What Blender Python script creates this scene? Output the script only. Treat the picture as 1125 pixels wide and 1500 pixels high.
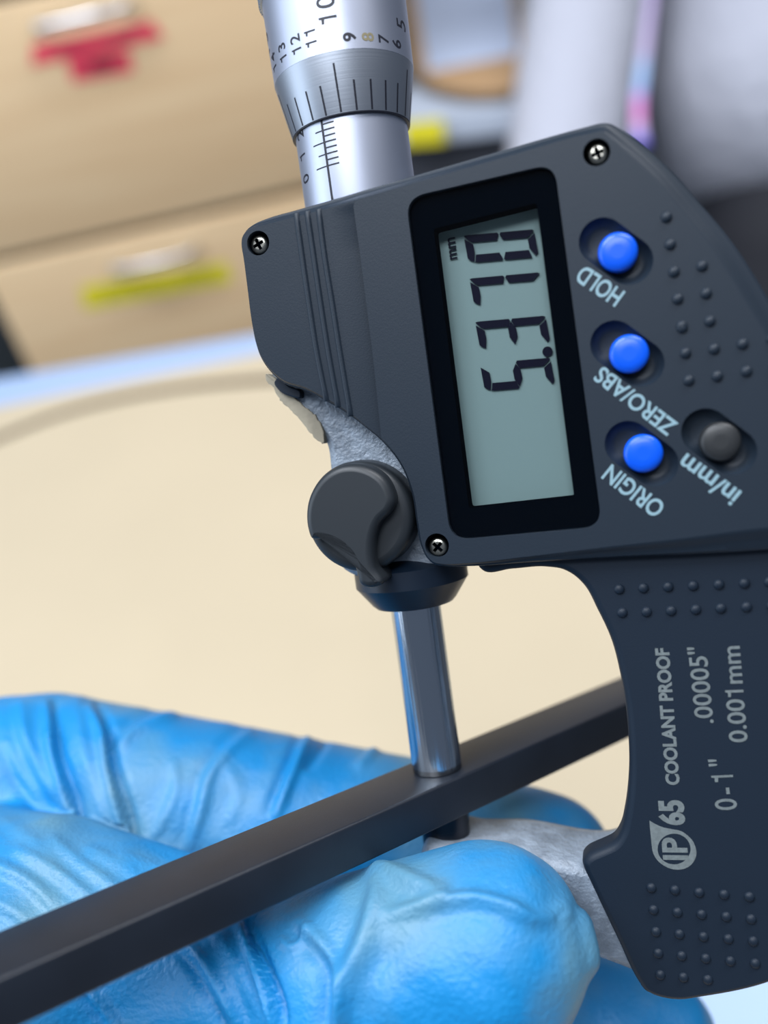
import bpy, bmesh, math, random
import numpy as np
from mathutils import Vector, Matrix
random.seed(7); rng = np.random.default_rng(7)
for o in list(bpy.data.objects): bpy.data.objects.remove(o)
scene = bpy.context.scene
COL = scene.collection
MM = 0.001
F = 1300.0; CX, CY = 562.5, 750.0            # focal length in pixels of the 1125x1500 frame

# ------------------------------------------------------------------ camera
PITCH = math.radians(40); ROLL = math.radians(13)
U = Vector((-math.sin(ROLL)*math.cos(PITCH), math.cos(ROLL)*math.cos(PITCH), math.sin(PITCH)))  # world up in camera frame
fw = Vector((0, 0, -1)); Yc = (fw - U*fw.dot(U)).normalized(); Xc = Yc.cross(U)
R3 = Matrix((Xc, Yc, U))                      # world <- camera rotation
CAMLOC = Vector((0, 0, 1.12))
M = Matrix.Translation(CAMLOC) @ R3.to_4x4()
cd = bpy.data.cameras.new('camera'); cam = bpy.data.objects.new('camera', cd); COL.objects.link(cam)
cam.matrix_world = M
cd.sensor_fit = 'VERTICAL'; cd.sensor_height = 36; cd.sensor_width = 27; cd.lens = 36*F/1500
cd.clip_start = 0.005; cd.clip_end = 60
cd.dof.use_dof = True; cd.dof.focus_distance = 0.103; cd.dof.aperture_fstop = 10.0
scene.camera = cam

# ------------------------------------------------------------------ light
world = bpy.data.worlds.new('world'); scene.world = world; world.use_nodes = True
bg = world.node_tree.nodes['Background']; bg.inputs[0].default_value = (0.50, 0.60, 0.78, 1); bg.inputs[1].default_value = 0.24

def area(name, loc, target, sx, sy, power, color):
    l = bpy.data.lights.new(name, 'AREA'); l.shape = 'RECTANGLE'; l.size = sx; l.size_y = sy
    l.energy = power; l.color = color
    o = bpy.data.objects.new(name, l); COL.objects.link(o); o.location = loc
    d = Vector(target) - Vector(loc); o.rotation_euler = d.to_track_quat('-Z', 'Y').to_euler()
    o['label'] = 'lamp out of view'; o['category'] = 'light'
    return o
area('ceiling_light', (-0.9, 0.25, 2.75), (-0.9, 0.25, 0), 1.2, 0.6, 42, (0.88, 0.93, 1.0))
area('ceiling_light', (0.9, 0.35, 2.75), (0.9, 0.35, 0), 1.2, 0.6, 34, (0.96, 0.97, 1.0))
area('ceiling_light', (-0.4, -0.7, 2.75), (-0.4, -0.7, 0), 1.2, 0.5, 26, (0.88, 0.93, 1.0))
area('window_light', (-2.4, 0.2, 1.7), (0, 0.2, 1.0), 1.2, 1.6, 26, (0.75, 0.87, 1.0))

scene.view_settings.view_transform = 'Standard'
scene.view_settings.look = 'None'
scene.view_settings.gamma = 1
scene.view_settings.use_curve_mapping = False
scene.view_settings.exposure = 0.0

# ------------------------------------------------------------------ helpers
def srgb(r, g, b):
    f = lambda c: (c/12.92 if c <= .04045 else ((c+.055)/1.055)**2.4)
    return (f(r/255), f(g/255), f(b/255), 1)

def mat(name, col, rough=.5, metal=0, spec=.5, bump=0, bscale=2000, var=0, vscale=300, sss=0, emit=None, es=1, coat=0, bdist=.0001, col2=None):
    m = bpy.data.materials.new(name); m.use_nodes = True; nt = m.node_tree; N = nt.nodes; L = nt.links
    p = N['Principled BSDF']
    p.inputs['Base Color'].default_value = col; p.inputs['Roughness'].default_value = rough
    p.inputs['Metallic'].default_value = metal; p.inputs['Specular IOR Level'].default_value = spec
    if coat: p.inputs['Coat Weight'].default_value = coat
    if sss:
        p.inputs['Subsurface Weight'].default_value = sss; p.inputs['Subsurface Scale'].default_value = .003
        p.inputs['Subsurface Radius'].default_value = (.2, .5, 1)
    if emit: p.inputs['Emission Color'].default_value = emit; p.inputs['Emission Strength'].default_value = es
    tc = N.new('ShaderNodeTexCoord')
    if var or col2:
        n = N.new('ShaderNodeTexNoise'); n.inputs['Scale'].default_value = vscale; n.inputs['Detail'].default_value = 5
        L.new(tc.outputs['Object'], n.inputs['Vector'])
        r = N.new('ShaderNodeValToRGB'); r.color_ramp.elements[0].position = .35; r.color_ramp.elements[1].position = .65
        c2 = col2 or tuple(min(1, c*(1+var)) for c in col[:3])+(1,)
        c1 = col if col2 else tuple(c*(1-var) for c in col[:3])+(1,)
        r.color_ramp.elements[0].color = c1; r.color_ramp.elements[1].color = c2
        L.new(n.outputs['Fac'], r.inputs['Fac']); L.new(r.outputs['Color'], p.inputs['Base Color'])
    if bump:
        n = N.new('ShaderNodeTexNoise'); n.inputs['Scale'].default_value = bscale; n.inputs['Detail'].default_value = 4
        L.new(tc.outputs['Object'], n.inputs['Vector'])
        b = N.new('ShaderNodeBump'); b.inputs['Strength'].default_value = bump; b.inputs['Distance'].default_value = bdist
        L.new(n.outputs['Fac'], b.inputs['Height']); L.new(b.outputs['Normal'], p.inputs['Normal'])
    return m

def link(name, me, material=None, parent=None, mw=None):
    o = bpy.data.objects.new(name, me); COL.objects.link(o)
    if material and not me.materials: me.materials.append(material)
    if parent is not None: o.parent = parent
    if mw is not None: o.matrix_world = mw
    return o

def tag(o, label=None, cat=None, group=None, kind=None):
    if label: o['label'] = label
    if cat: o['category'] = cat
    if group: o['group'] = group
    if kind: o['kind'] = kind
    return o

def thing(name, mw, label, cat, group=None):
    o = bpy.data.objects.new(name, None); COL.objects.link(o); o.matrix_world = mw; o.empty_display_size = .01
    return tag(o, label, cat, group)

def smooth(me, ang=35):
    me.polygons.foreach_set('use_smooth', [True]*len(me.polygons)); me.set_sharp_from_angle(angle=math.radians(ang))

def tomesh(bm, name, ang=35, tri=False):
    if tri: bmesh.ops.triangulate(bm, faces=bm.faces[:])
    bmesh.ops.recalc_face_normals(bm, faces=bm.faces[:])
    me = bpy.data.meshes.new(name); bm.to_mesh(me); bm.free(); smooth(me, ang); return me

def boolean(me, cutters, ang=35, op='DIFFERENCE'):
    a = bpy.data.objects.new('tmp', me); COL.objects.link(a); tmp = [a]
    for c in cutters:
        b = bpy.data.objects.new('tmpc', c); COL.objects.link(b); tmp.append(b)
        md = a.modifiers.new('b', 'BOOLEAN'); md.object = b; md.operation = op; md.solver = 'EXACT'
    dg = bpy.context.evaluated_depsgraph_get(); dg.update()
    out = bpy.data.meshes.new_from_object(a.evaluated_get(dg))
    for t in tmp: bpy.data.objects.remove(t)
    if len(out.polygons) == 0: out = me
    smooth(out, ang); return out

def catmull(pts, step, closed=True):
    P = [np.array(p, float) for p in pts]; n = len(P); out = []
    for i in range(n if closed else n-1):
        g = lambda k: P[k % n] if closed else P[min(max(k, 0), n-1)]
        p0, p1, p2, p3 = g(i-1), g(i), g(i+1), g(i+2)
        d = max(1, int(round(np.linalg.norm((p2-p1)[:2])/step)))
        # centripetal-like tangents clipped to the segment length
        L1 = np.linalg.norm((p2-p1)[:2])+1e-9
        def tan(a, b, c):
            la, lb = np.linalg.norm((b-a)[:2])+1e-9, np.linalg.norm((c-b)[:2])+1e-9
            t = ((b-a)/la*lb+(c-b)/lb*la)/(la+lb); return t
        m1 = tan(p0, p1, p2)*L1; m2 = tan(p1, p2, p3)*L1
        for j in range(d):
            t = j/d; out.append((2*t**3-3*t*t+1)*p1+(t**3-2*t*t+t)*m1+(-2*t**3+3*t*t)*p2+(t**3-t*t)*m2)
    if not closed: out.append(P[-1])
    return out

def offset(poly, ds):
    n = len(poly); P = np.array([p[:2] for p in poly]); A = np.roll(P, 1, 0); B = np.roll(P, -1, 0)
    t = B-A; t /= (np.linalg.norm(t, axis=1)[:, None]+1e-12); nr = np.stack([-t[:, 1], t[:, 0]], 1)
    area2 = np.sum(P[:, 0]*B[:, 1]-B[:, 0]*P[:, 1])
    if area2 < 0: nr = -nr
    return P+nr*np.asarray(ds)[:, None] if np.ndim(ds) else P+nr*ds

def slab(poly, rings, name, ang=35, insets=None):
    """poly: closed list of (u,v) mm; rings: (inset mm or fraction of insets, w mm) from back to front; both ends capped"""
    bm = bmesh.new(); R = []
    if len(poly) > 24 and name not in ('c1', 'c2', 'c3', 'mc', 'ic', 'cx'): rings = list(rings)+[(rings[-1][0]+.03, rings[-1][1])]
    for d, w in rings:
        ds = d*insets if insets is not None else np.full(len(poly), float(d))
        Q = offset(poly, ds)
        R.append([bm.verts.new((q[0]*MM, q[1]*MM, w*MM)) for q in Q])
    n = len(poly)
    for a, b in zip(R, R[1:]):
        for i in range(n): bm.faces.new((a[i], a[(i+1) % n], b[(i+1) % n], b[i]))
    bm.faces.new(R[0]); bm.faces.new(R[-1])
    ng = [f for f in bm.faces if len(f.verts) > 4]
    for f in ng: f.normal_update()
    bmesh.ops.triangulate(bm, faces=ng)
    return tomesh(bm, name, ang)

def revolve(profile, name, seg=96, ang=30, knurl=None):
    """profile (v,r) mm about local Y"""
    bm = bmesh.new(); R = []
    for v, r in profile:
        R.append([bm.verts.new((r*MM*math.cos(2*math.pi*k/seg), v*MM, r*MM*math.sin(2*math.pi*k/seg))) for k in range(seg)])
    for a, b in zip(R, R[1:]):
        for i in range(seg): bm.faces.new((a[i], a[(i+1) % seg], b[(i+1) % seg], b[i]))
    bm.faces.new(R[0]); bm.faces.new(R[-1])
    return tomesh(bm, name, ang)

def circle(c, r, n=32): return [(c[0]+r*math.cos(2*math.pi*k/n), c[1]+r*math.sin(2*math.pi*k/n)) for k in range(n)]

def rrect(corners, rad, seg=6):
    """rounded polygon from corner points"""
    out = []; n = len(corners)
    for i in range(n):
        p0, p1, p2 = (np.array(corners[k % n][:2], float) for k in (i-1, i, i+1))
        a = (p0-p1)/np.linalg.norm(p0-p1); b = (p2-p1)/np.linalg.norm(p2-p1)
        s, e = p1+a*rad, p1+b*rad
        for j in range(seg+1):
            t = j/seg; out.append(tuple((1-t)**2*s+2*t*(1-t)*(p1*.55+(s+e)/2*.45*1)+t*t*e if False else (1-t)**2*s+2*t*(1-t)*p1+t*t*e))
    return out

def box_bm(bm, c, s, mtx=None):
    r = bmesh.ops.create_cube(bm, size=1); vs = r['verts']
    for v in vs:
        v.co = Vector((v.co.x*s[0], v.co.y*s[1], v.co.z*s[2]))+Vector(c)
        if mtx: v.co = mtx @ v.co
    return vs

def rbox(name, s, bev, c=(0, 0, 0), seg=3):
    bm = bmesh.new(); box_bm(bm, c, s)
    bmesh.ops.bevel(bm, geom=bm.edges[:], offset=bev, segments=seg, affect='EDGES', profile=.5)
    return tomesh(bm, name, 40)

def raw_text(s, bold=0.0, spacing=1.0):
    cu = bpy.data.curves.new('t', 'FONT'); cu.body = s; cu.size = 1; cu.offset = bold; cu.space_character = spacing; cu.resolution_u = 4
    o = bpy.data.objects.new('t', cu); COL.objects.link(o)
    dg = bpy.context.evaluated_depsgraph_get(); dg.update()
    me = bpy.data.meshes.new_from_object(o.evaluated_get(dg)); bpy.data.objects.remove(o)
    return [tuple(v.co[:]) for v in me.vertices], [tuple(p.vertices) for p in me.polygons]
_adv = {}
def advance(c, spacing):
    k = (c, spacing)
    if k not in _adv: _adv[k] = max(p[0] for p in raw_text('H'+c+'H', 0, spacing)[0])-max(p[0] for p in raw_text('HH', 0, spacing)[0])
    return _adv[k]
def text_mesh(s, bold=0.0, spacing=1.0):
    """flat glyph mesh; the figure one gets a flag like the photograph's"""
    if '1' not in s: co, tris = raw_text(s, bold, spacing)
    else:
        co, tris, x = [], [], 0.0; H = cap_height()
        for c in s:
            k = len(co)
            if c == '1':
                wd = .075+2*bold; x1 = x+.34
                g = [(x1-wd, -bold, 0), (x1, -bold, 0), (x1, H+bold, 0), (x1-wd*.8, H+bold, 0), (x1-wd, H-.09, 0), (x1-wd, H-.21, 0), (x1-wd-.17, H-.18-bold, 0), (x1-wd-.17, H-.09, 0)]
                co += g; tris += [(k, k+1, k+2, k+3), (k, k+3, k+4), (k, k+4, k+5), (k+4, k+5, k+6, k+7)]; x += .54*spacing
            else:
                a, b = raw_text(c, bold, spacing); co += [(p[0]+x, p[1], 0) for p in a]; tris += [tuple(i+k for i in t) for t in b]; x += advance(c, spacing)
    co = np.array(co); return co, tris, co.min(0), co.max(0)
CAP = None
def cap_height():
    global CAP
    if CAP is None: CAP = max(p[1] for p in raw_text('H')[0])
    return CAP

# ------------------------------------------------------------------ instrument frame (local: x across, y along spindle axis to thimble, z towards viewer)
vv = Vector((-.1357, .9907, .08)).normalized()
e_ = Vector((1, 0, 0)); e_ = (e_ - vv*e_.dot(vv)).normalized(); w0 = e_.cross(vv)
PHI = math.radians(15)
uu = e_*math.cos(PHI)+w0*math.sin(PHI); ww = w0*math.cos(PHI)-e_*math.sin(PHI)
OC = Vector(((590-CX)/F*111, 0, -111))       # mm, camera frame
A3 = Matrix((uu, vv, ww))                     # camera vector -> local
def ray(px, py): return Vector(((px-CX)/F, -(py-CY)/F, -1))
def L(px, py, w):
    """pixel -> local (u,v) on the plane at height w (mm)"""
    o = A3 @ (-OC); d = A3 @ ray(px, py); t = (w-o.z)/d.z; p = o+d*t
    return (p.x, p.y)
def proj_local(p):
    c = OC+uu*p[0]+vv*p[1]+ww*p[2]; return (CX+F*c.x/-c.z, CY-F*c.y/-c.z)
def V(py):
    """position along the axis whose image row is py"""
    lo, hi = -120, 120
    for _ in range(50):
        m = (lo+hi)/2
        if proj_local((0, m, 0))[1] > py: lo = m
        else: hi = m
    return lo
def cyl_hit(px, py, rf):
    """pixel -> (theta, v) on a body of revolution of radius rf(v); theta measured from +z towards +x"""
    o = A3 @ (-OC); d = (A3 @ ray(px, py)).normalized(); v = None; r = rf(50)
    for _ in range(12):
        a = d.x**2+d.z**2; b = 2*(o.x*d.x+o.z*d.z); c = o.x**2+o.z**2-r*r; D = max(0, b*b-4*a*c)
        t = (-b-math.sqrt(D))/(2*a); p = o+d*t; v = p.y; r = rf(v)
    return math.atan2(p.x, p.z), v
MI = M @ Matrix.Translation(OC*MM) @ Matrix((uu, vv, ww)).transposed().to_4x4()
def LP(pts, w): return [L(p[0], p[1], w) for p in pts]

# ------------------------------------------------------------------ materials
m_cover = mat('dark_plastic', srgb(28, 38, 49), .46, bump=.2, bscale=5000, bdist=.00006, spec=.30)
m_plate = mat('navy_plastic', srgb(22, 33, 46), .5, bump=.2, bscale=5000, bdist=.00006, spec=.28)
m_knob = mat('knob_plastic', srgb(33, 38, 43), .45, bump=.1, bscale=6000, bdist=.00003)
m_collar = mat('collar_plastic', srgb(16, 30, 46), .38)
m_cast = mat('cast_metal_paint', srgb(134, 145, 158), .42, metal=.1, bump=1.0, bscale=1500, bdist=.0003, var=.25, vscale=350)
m_film = mat('residue_and_reflection', srgb(150, 142, 124), .7, bump=.5, bscale=1500, var=.2)
m_satin = mat('satin_chrome', srgb(184, 189, 204), .46, metal=1, bump=.15, bscale=9000, bdist=.00002)
m_satin2 = mat('brushed_chrome', srgb(160, 166, 176), .44, metal=1, bump=.15, bscale=9000, bdist=.00002)
m_steel = mat('polished_steel', srgb(186, 196, 208), .15, metal=1)
m_carb = mat('carbide_tip', srgb(150, 152, 156), .2, metal=1)
def streak(m, sx, sy, st):
    nt = m.node_tree; N = nt.nodes; Lk = nt.links; tc = N.new('ShaderNodeTexCoord'); mp = N.new('ShaderNodeMapping'); mp.inputs['Scale'].default_value = (sx, sy, sx)
    n = N.new('ShaderNodeTexNoise'); n.inputs['Scale'].default_value = 1; n.inputs['Detail'].default_value = 3
    b = N.new('ShaderNodeBump'); b.inputs['Strength'].default_value = st; b.inputs['Distance'].default_value = .00012
    Lk.new(tc.outputs['Object'], mp.inputs[0]); Lk.new(mp.outputs[0], n.inputs['Vector']); Lk.new(n.outputs['Fac'], b.inputs['Height']); Lk.new(b.outputs[0], N['Principled BSDF'].inputs['Normal'])
streak(m_steel, 2200, 12, .8); streak(m_satin2, 30, 5000, .07)
m_anvil = mat('dark_steel', srgb(72, 72, 76), .3, metal=1)
m_seat = mat('dull_nickel', srgb(120, 118, 116), .5, metal=.8)
m_ink = mat('black_marking', srgb(22, 24, 38), .5)
m_gold = mat('gold_marking', srgb(160, 150, 120), .4, metal=.5)  # faint gold tone, used for a single thimble numeral
m_white = mat('pale_printing', srgb(130, 160, 170), .5)
m_gray = mat('grey_printing', srgb(104, 112, 113), .5, var=.12, vscale=2500)
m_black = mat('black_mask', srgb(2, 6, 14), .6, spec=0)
m_lcd = mat('lcd_reflector', srgb(126, 152, 152), .55, spec=.3, bump=.1, bscale=7000, bdist=.00003)
m_seg = mat('lcd_segment', srgb(8, 10, 34), .6, spec=.1)
m_blue = mat('blue_button', srgb(0, 84, 220), .32, sss=.0)
m_dark = mat('dark_button', srgb(38, 40, 42), .42, bump=.15, bscale=5000, bdist=.00005)
m_screw = mat('nickel_screw', srgb(170, 168, 158), .28, metal=1, bump=.2, bscale=3000)
m_bar = mat('black_oxide', srgb(24, 30, 40), .42, spec=.5, bump=.3, bscale=5000, bdist=.00005, var=.12, vscale=150)

def glass_mat():
    m = bpy.data.materials.new('window_glass'); m.use_nodes = True; nt = m.node_tree; N = nt.nodes; Lk = nt.links
    for n in list(N): N.remove(n)
    out = N.new('ShaderNodeOutputMaterial'); mx = N.new('ShaderNodeMixShader'); t = N.new('ShaderNodeBsdfTransparent')
    g = N.new('ShaderNodeBsdfGlossy'); g.inputs['Roughness'].default_value = .06; f = N.new('ShaderNodeFresnel'); f.inputs[0].default_value = 1.22
    Lk.new(f.outputs[0], mx.inputs[0]); Lk.new(t.outputs[0], mx.inputs[1]); Lk.new(g.outputs[0], mx.inputs[2]); Lk.new(mx.outputs[0], out.inputs[0])
    return m
m_glass = glass_mat()

def wood_mat(name, c1, c2, scale=(1, 14, 14)):
    m = mat(name, c1, .45); nt = m.node_tree; N = nt.nodes; Lk = nt.links
    tc = N.new('ShaderNodeTexCoord'); mp = N.new('ShaderNodeMapping'); mp.inputs['Scale'].default_value = scale
    n = N.new('ShaderNodeTexNoise'); n.inputs['Scale'].default_value = 3; n.inputs['Detail'].default_value = 6
    r = N.new('ShaderNodeValToRGB'); r.color_ramp.elements[0].color = c1; r.color_ramp.elements[1].color = c2
    r.color_ramp.elements[0].position = .3; r.color_ramp.elements[1].position = .7
    Lk.new(tc.outputs['Object'], mp.inputs[0]); Lk.new(mp.outputs[0], n.inputs['Vector']); Lk.new(n.outputs['Fac'], r.inputs[0]); Lk.new(r.outputs[0], N['Principled BSDF'].inputs['Base Color'])
    return m

# ================================================================== SETTING
m_wall = mat('painted_wall', srgb(205, 205, 205), .7, bump=.1, bscale=60)
m_floor = mat('vinyl_floor', srgb(105, 108, 112), .45, var=.08, vscale=12)
m_wood = wood_mat('beech_laminate', srgb(222, 188, 145), srgb(232, 202, 160))
m_wood_d = wood_mat('beech_laminate_shelf', srgb(178, 140, 98), srgb(192, 154, 112))
m_deskw = mat('white_laminate', srgb(150, 172, 205), .35, bump=.05, bscale=100)
m_mat = mat('cream_mat', srgb(184, 170, 145), .42, var=.02, vscale=9, spec=.3)
m_line = mat('brown_edging', srgb(80, 64, 44), .5)
m_handle = mat('satin_handle', srgb(210, 212, 218), .28, metal=1)
m_shadowgap = mat('dark_carcass', srgb(58, 52, 46), .7)

def structure(name, s, c, m):
    o = link(name, rbox(name, s, .002), m); o.location = c; tag(o, kind='structure'); return o
structure('floor', (7, 7, .1), (0, 1.0, -.05), m_floor)
structure('wall_back', (7, .1, 2.9), (0, 3.2, 1.45), m_wall)

# --- world-space ray helpers
def Wdir(px, py): return (R3 @ ray(px, py))
def on_z(px, py, z):
    d = Wdir(px, py); t = (z-CAMLOC.z)/d.z; return CAMLOC+d*t
def on_y(px, py, y):
    d = Wdir(px, py); t = (y-CAMLOC.y)/d.y; return CAMLOC+d*t
def at(px, py, depth): return M @ Vector(((px-CX)/F*depth, -(py-CY)/F*depth, -depth))

# --- desk with the cream mat
ZT = 0.80
def flat_slab(name, pts, z0, z1, material, parent=None, bev=.001, step=.02):
    """world-space outline -> solid with its base at z0 and top at z1; origin at centroid"""
    P = [Vector((p[0], p[1], 0)) for p in pts]; c = sum(P, Vector())/len(P)
    poly = [((p.x-c.x)/MM, (p.y-c.y)/MM) for p in P]
    h = (z1-z0)/MM; b = min(bev/MM, h*.45)
    me = slab(poly, [(b, 0), (0, b), (0, h-b), (b*.3, h-b*.3), (b, h)], name)
    o = link(name, me, material)
    o.matrix_world = Matrix.Translation((c.x, c.y, z0))
    if parent:
        o.parent = parent; o.matrix_parent_inverse = parent.matrix_world.inverted()
    return o
a = on_z(0, 553, ZT); b = on_z(371, 489, ZT); d_ = (b-a).normalized(); nrm = Vector((d_.y, -d_.x, 0))   # towards viewer
if nrm.y > 0: nrm = -nrm
far_mid = a+d_*.35
c1 = a-d_*1.0; c2 = on_z(985, 400, ZT); c2 = a+d_*(c2-a).dot(d_)
desk = thing('desk', Matrix.Translation((far_mid.x, far_mid.y, 0)), 'white laminate work desk under the cream mat, in front of the wooden drawer cabinet', 'desk')
top = flat_slab('worktop', rrect([c1, c2, c2+nrm*.9, c1+nrm*.9], .03), ZT-.03, ZT, m_deskw, desk, .002)
for q in (c1+d_*.08+nrm*.06, c2-d_*.08+nrm*.06, c2-d_*.08+nrm*.84, c1+d_*.08+nrm*.84):
    flat_slab('leg', [(q.x-.025, q.y-.025), (q.x+.025, q.y-.025), (q.x+.025, q.y+.025), (q.x-.025, q.y+.025)], 0, ZT-.03, m_handle, desk, .002)
# mat outline: far edge parallels the desk edge, then a brown line set in from the edge with a rounded corner
ZM = ZT+.004
ma = on_z(0, 594, ZM); mb = on_z(371, 519, ZM); md = (mb-ma).normalized(); mn = Vector((md.y, -md.x, 0)); mn = mn if mn.y < 0 else -mn
mc1 = ma-md*.45; mc2 = c2-d_*.02; mc2 = ma+md*(mc2-ma).dot(md)
wm = thing('desk_mat', Matrix.Translation((ma.x, ma.y, ZT)), 'large cream desk mat with a curved brown border line, lying under the hand and micrometer', 'mat')
flat_slab('mat_sheet', rrect([mc1, mc2, mc2+mn*.75, mc1+mn*.75], .05, 10), ZT+.0002, ZM, m_mat, wm, .001)
lin = [on_z(x, y, ZM) for x, y in ((-330, 1000), (-290, 850), (-190, 740), (-90, 680), (0, 641), (85, 608), (171, 585), (256, 570), (384, 557), (520, 552), (700, 553), (900, 560))]
def ribbon(name, pts, wid, z, th, material, parent):
    P = catmull([(p.x, p.y) for p in pts], .004, closed=False); n = len(P); bm = bmesh.new(); rows = []
    for i in range(n):
        t = P[min(i+1, n-1)]-P[max(i-1, 0)]; t = t/np.linalg.norm(t); nn = np.array([-t[1], t[0]])
        rows.append([bm.verts.new((*(P[i]+nn*s), zz)) for s, zz in ((-wid/2, z), (-wid/2, z+th*.6), (-wid*.3, z+th), (wid*.3, z+th), (wid/2, z+th*.6), (wid/2, z))])
    for r0, r1 in zip(rows, rows[1:]):
        for k in range(6): bm.faces.new((r0[k], r0[(k+1) % 6], r1[(k+1) % 6], r1[k]))
    bm.faces.new(rows[0]); bm.faces.new(rows[-1])
    o = link(name, tomesh(bm, name, 50), material)
    if parent: o.parent = parent; o.matrix_parent_inverse = parent.matrix_world.inverted()
    return o
lin = [lin[0]+mn*.32, lin[0]+mn*.12]+lin+[lin[-1]+md*.035+mn*.04, lin[-1]+md*.045+mn*.30]
ribbon('border_line', lin, .0095, ZM-.0005, .0013, m_line, wm)
# sheet of paper at lower right
pc = [on_z(x, y, ZM+.0003) for x, y in ((1010, 1395), (1400, 1330), (1500, 1800), (1000, 1900))]
pa = flat_slab('paper_sheet', [(p.x, p.y) for p in pc], ZM+.0001, ZM+.0006, mat('white_paper', srgb(168, 190, 222), .6), None, .0001)
tag(pa, 'white paper sheet on the desk mat, below the lower end of the micrometer', 'paper')

# --- drawer cabinet
hc = at(215, 375, 1.25); YC = hc.y
def cpt(px, py): return on_y(px, py, YC)
gl = cpt(0, 380); gr = cpt(370, 300); zgap = (gl.z+gr.z)/2
xl = cpt(18, 490).x; xr = cpt(560, 300).x
cab = thing('drawer_cabinet', Matrix.Translation(((xl+xr)/2, YC, 0)), 'beech wood cabinet with two drawers showing, red and yellow tape on them', 'cabinet')
def child_box(name, lo, hi, m, parent, bev=.002):
    s = [h-l for l, h in zip(lo, hi)]; c = [(h+l)/2 for l, h in zip(lo, hi)]
    o = link(name, rbox(name, s, min(bev, min(s)*.4)), m); o.matrix_world = Matrix.Translation(c)
    if parent: o.parent = parent; o.matrix_parent_inverse = parent.matrix_world.inverted()
    return o
ztop1 = cpt(20, 2).z
child_box('carcass', (xl, YC+.022, .02), (xr, YC+.55, ztop1+.34), m_shadowgap, cab)
drawers = []
zlo = zgap-.30
for (z0, z1) in ((zgap+.006, ztop1), (zlo, zgap-.006), (ztop1+.012, ztop1+.33), (.03, zlo-.012)):
    drawers.append(child_box('drawer', (xl, YC, z0), (xr, YC+.02, z1), m_wood, cab, .003))
for dr, pa_, pb_ in ((drawers[0], (52, 34), (195, 4)), (drawers[1], (166, 386), (286, 358))):
    p, q = cpt(*pa_), cpt(*pb_); x0, x1, z = p.x, q.x, (p.z+q.z)/2
    bm = bmesh.new(); path = catmull([(x0, 0), (x0+.004, -.022), (x0+.03, -.032), ((x0+x1)/2, -.034), (x1-.03, -.032), (x1-.004, -.022), (x1, 0)], .006, closed=False)
    rows = []
    for i, pt in enumerate(path):
        t = path[min(i+1, len(path)-1)]-path[max(i-1, 0)]; t /= np.linalg.norm(t); nn = np.array([-t[1], t[0]])
        rows.append([bm.verts.new((pt[0]+nn[0]*0.004*math.cos(k*math.pi/4), YC+pt[1]+nn[1]*.004*math.cos(k*math.pi/4), z+.0055*math.sin(k*math.pi/4))) for k in range(8)])
    for r0, r1 in zip(rows, rows[1:]):
        for k in range(8): bm.faces.new((r0[k], r0[(k+1) % 8], r1[(k+1) % 8], r1[k]))
    bm.faces.new(rows[0]); bm.faces.new(rows[-1])
    h = link('handle', tomesh(bm, 'handle', 60), m_handle); h.parent = dr; h.matrix_parent_inverse = dr.matrix_world.inverted()
m_red = mat('red_tape', srgb(238, 72, 96), .45); m_yel = mat('yellow_tape', srgb(228, 214, 40), .45); m_pen = mat('marker_ink', srgb(120, 40, 60), .6); m_pen2 = mat('marker_ink_green', srgb(150, 150, 30), .6)
def tape(quad, m, inkm, dr, name='tape_label', marks=()):
    """a strip stuck to the drawer front, given by its image corners"""
    P = [cpt(*q) for q in quad]; bm = bmesh.new()
    f = [bm.verts.new((p.x, YC-.0012, p.z)) for p in P]; g = [bm.verts.new((p.x, YC-.0001, p.z)) for p in P]
    bm.faces.new(f); bm.faces.new(g)
    for i in range(4): bm.faces.new((f[i], f[(i+1) % 4], g[(i+1) % 4], g[i]))
    o = link(name, tomesh(bm, name), m); o.parent = dr; o.matrix_parent_inverse = dr.matrix_world.inverted()
    A, B, C, D = P; bm = bmesh.new()   # handwriting: too blurred to read, short pen strokes
    for (s0, s1) in marks:
        n = int((s1-s0)*26)
        for k in range(n):
            s = s0+(s1-s0)*k/n; x = A.x+(B.x-A.x)*s; zc = (A.z+(B.z-A.z)*s+D.z+(C.z-D.z)*s)/2; hh = abs(A.z-D.z)*.25
            for dx, sl in ((0, .4), (.35, -.5)):
                box_bm(bm, (x+dx*.006, YC-.0014, zc), (.0012, .0003, hh*2), Matrix.Translation((x, YC, zc)) @ Matrix.Rotation(sl, 4, 'Y') @ Matrix.Translation((-x, -YC, -zc)))
    if marks:
        o2 = link('handwriting', tomesh(bm, 'handwriting'), inkm); o2['label'] = 'blurred pen writing'; o2.parent = dr; o2.matrix_parent_inverse = dr.matrix_world.inverted()
    o['label'] = 'strip of coloured tape'
    return o
tape(((48, 66), (222, 30), (240, 55), (46, 96)), m_red, m_pen, drawers[0], marks=((.2, .48), (.52, .85)))
tape(((98, 84), (188, 72), (196, 104), (106, 120)), m_red, m_pen, drawers[0], marks=((.3, .75),))
tape(((118, 420), (332, 384), (340, 412), (124, 452)), m_yel, m_pen2, drawers[1], marks=((.14, .6), (.65, .92)))

sc = thing('dark_void_filler', Matrix.Translation((xl-.16, YC+.1, 0)), 'added dark block filling the dark void at the far left, beside the beech drawers', 'cabinet')  # added block; its dark colour stands for the void beside the drawers
m_void = mat('void_dark', srgb(38, 44, 48), .5)
child_box('carcass', (xl-.60, YC+.06, 0), (xl-.012, YC+.50, zgap-.03), m_void, sc)
child_box('filler_front', (xl-.60, YC+.04, .03), (xl-.012, YC+.058, zgap-.04), m_void, sc)
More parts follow.
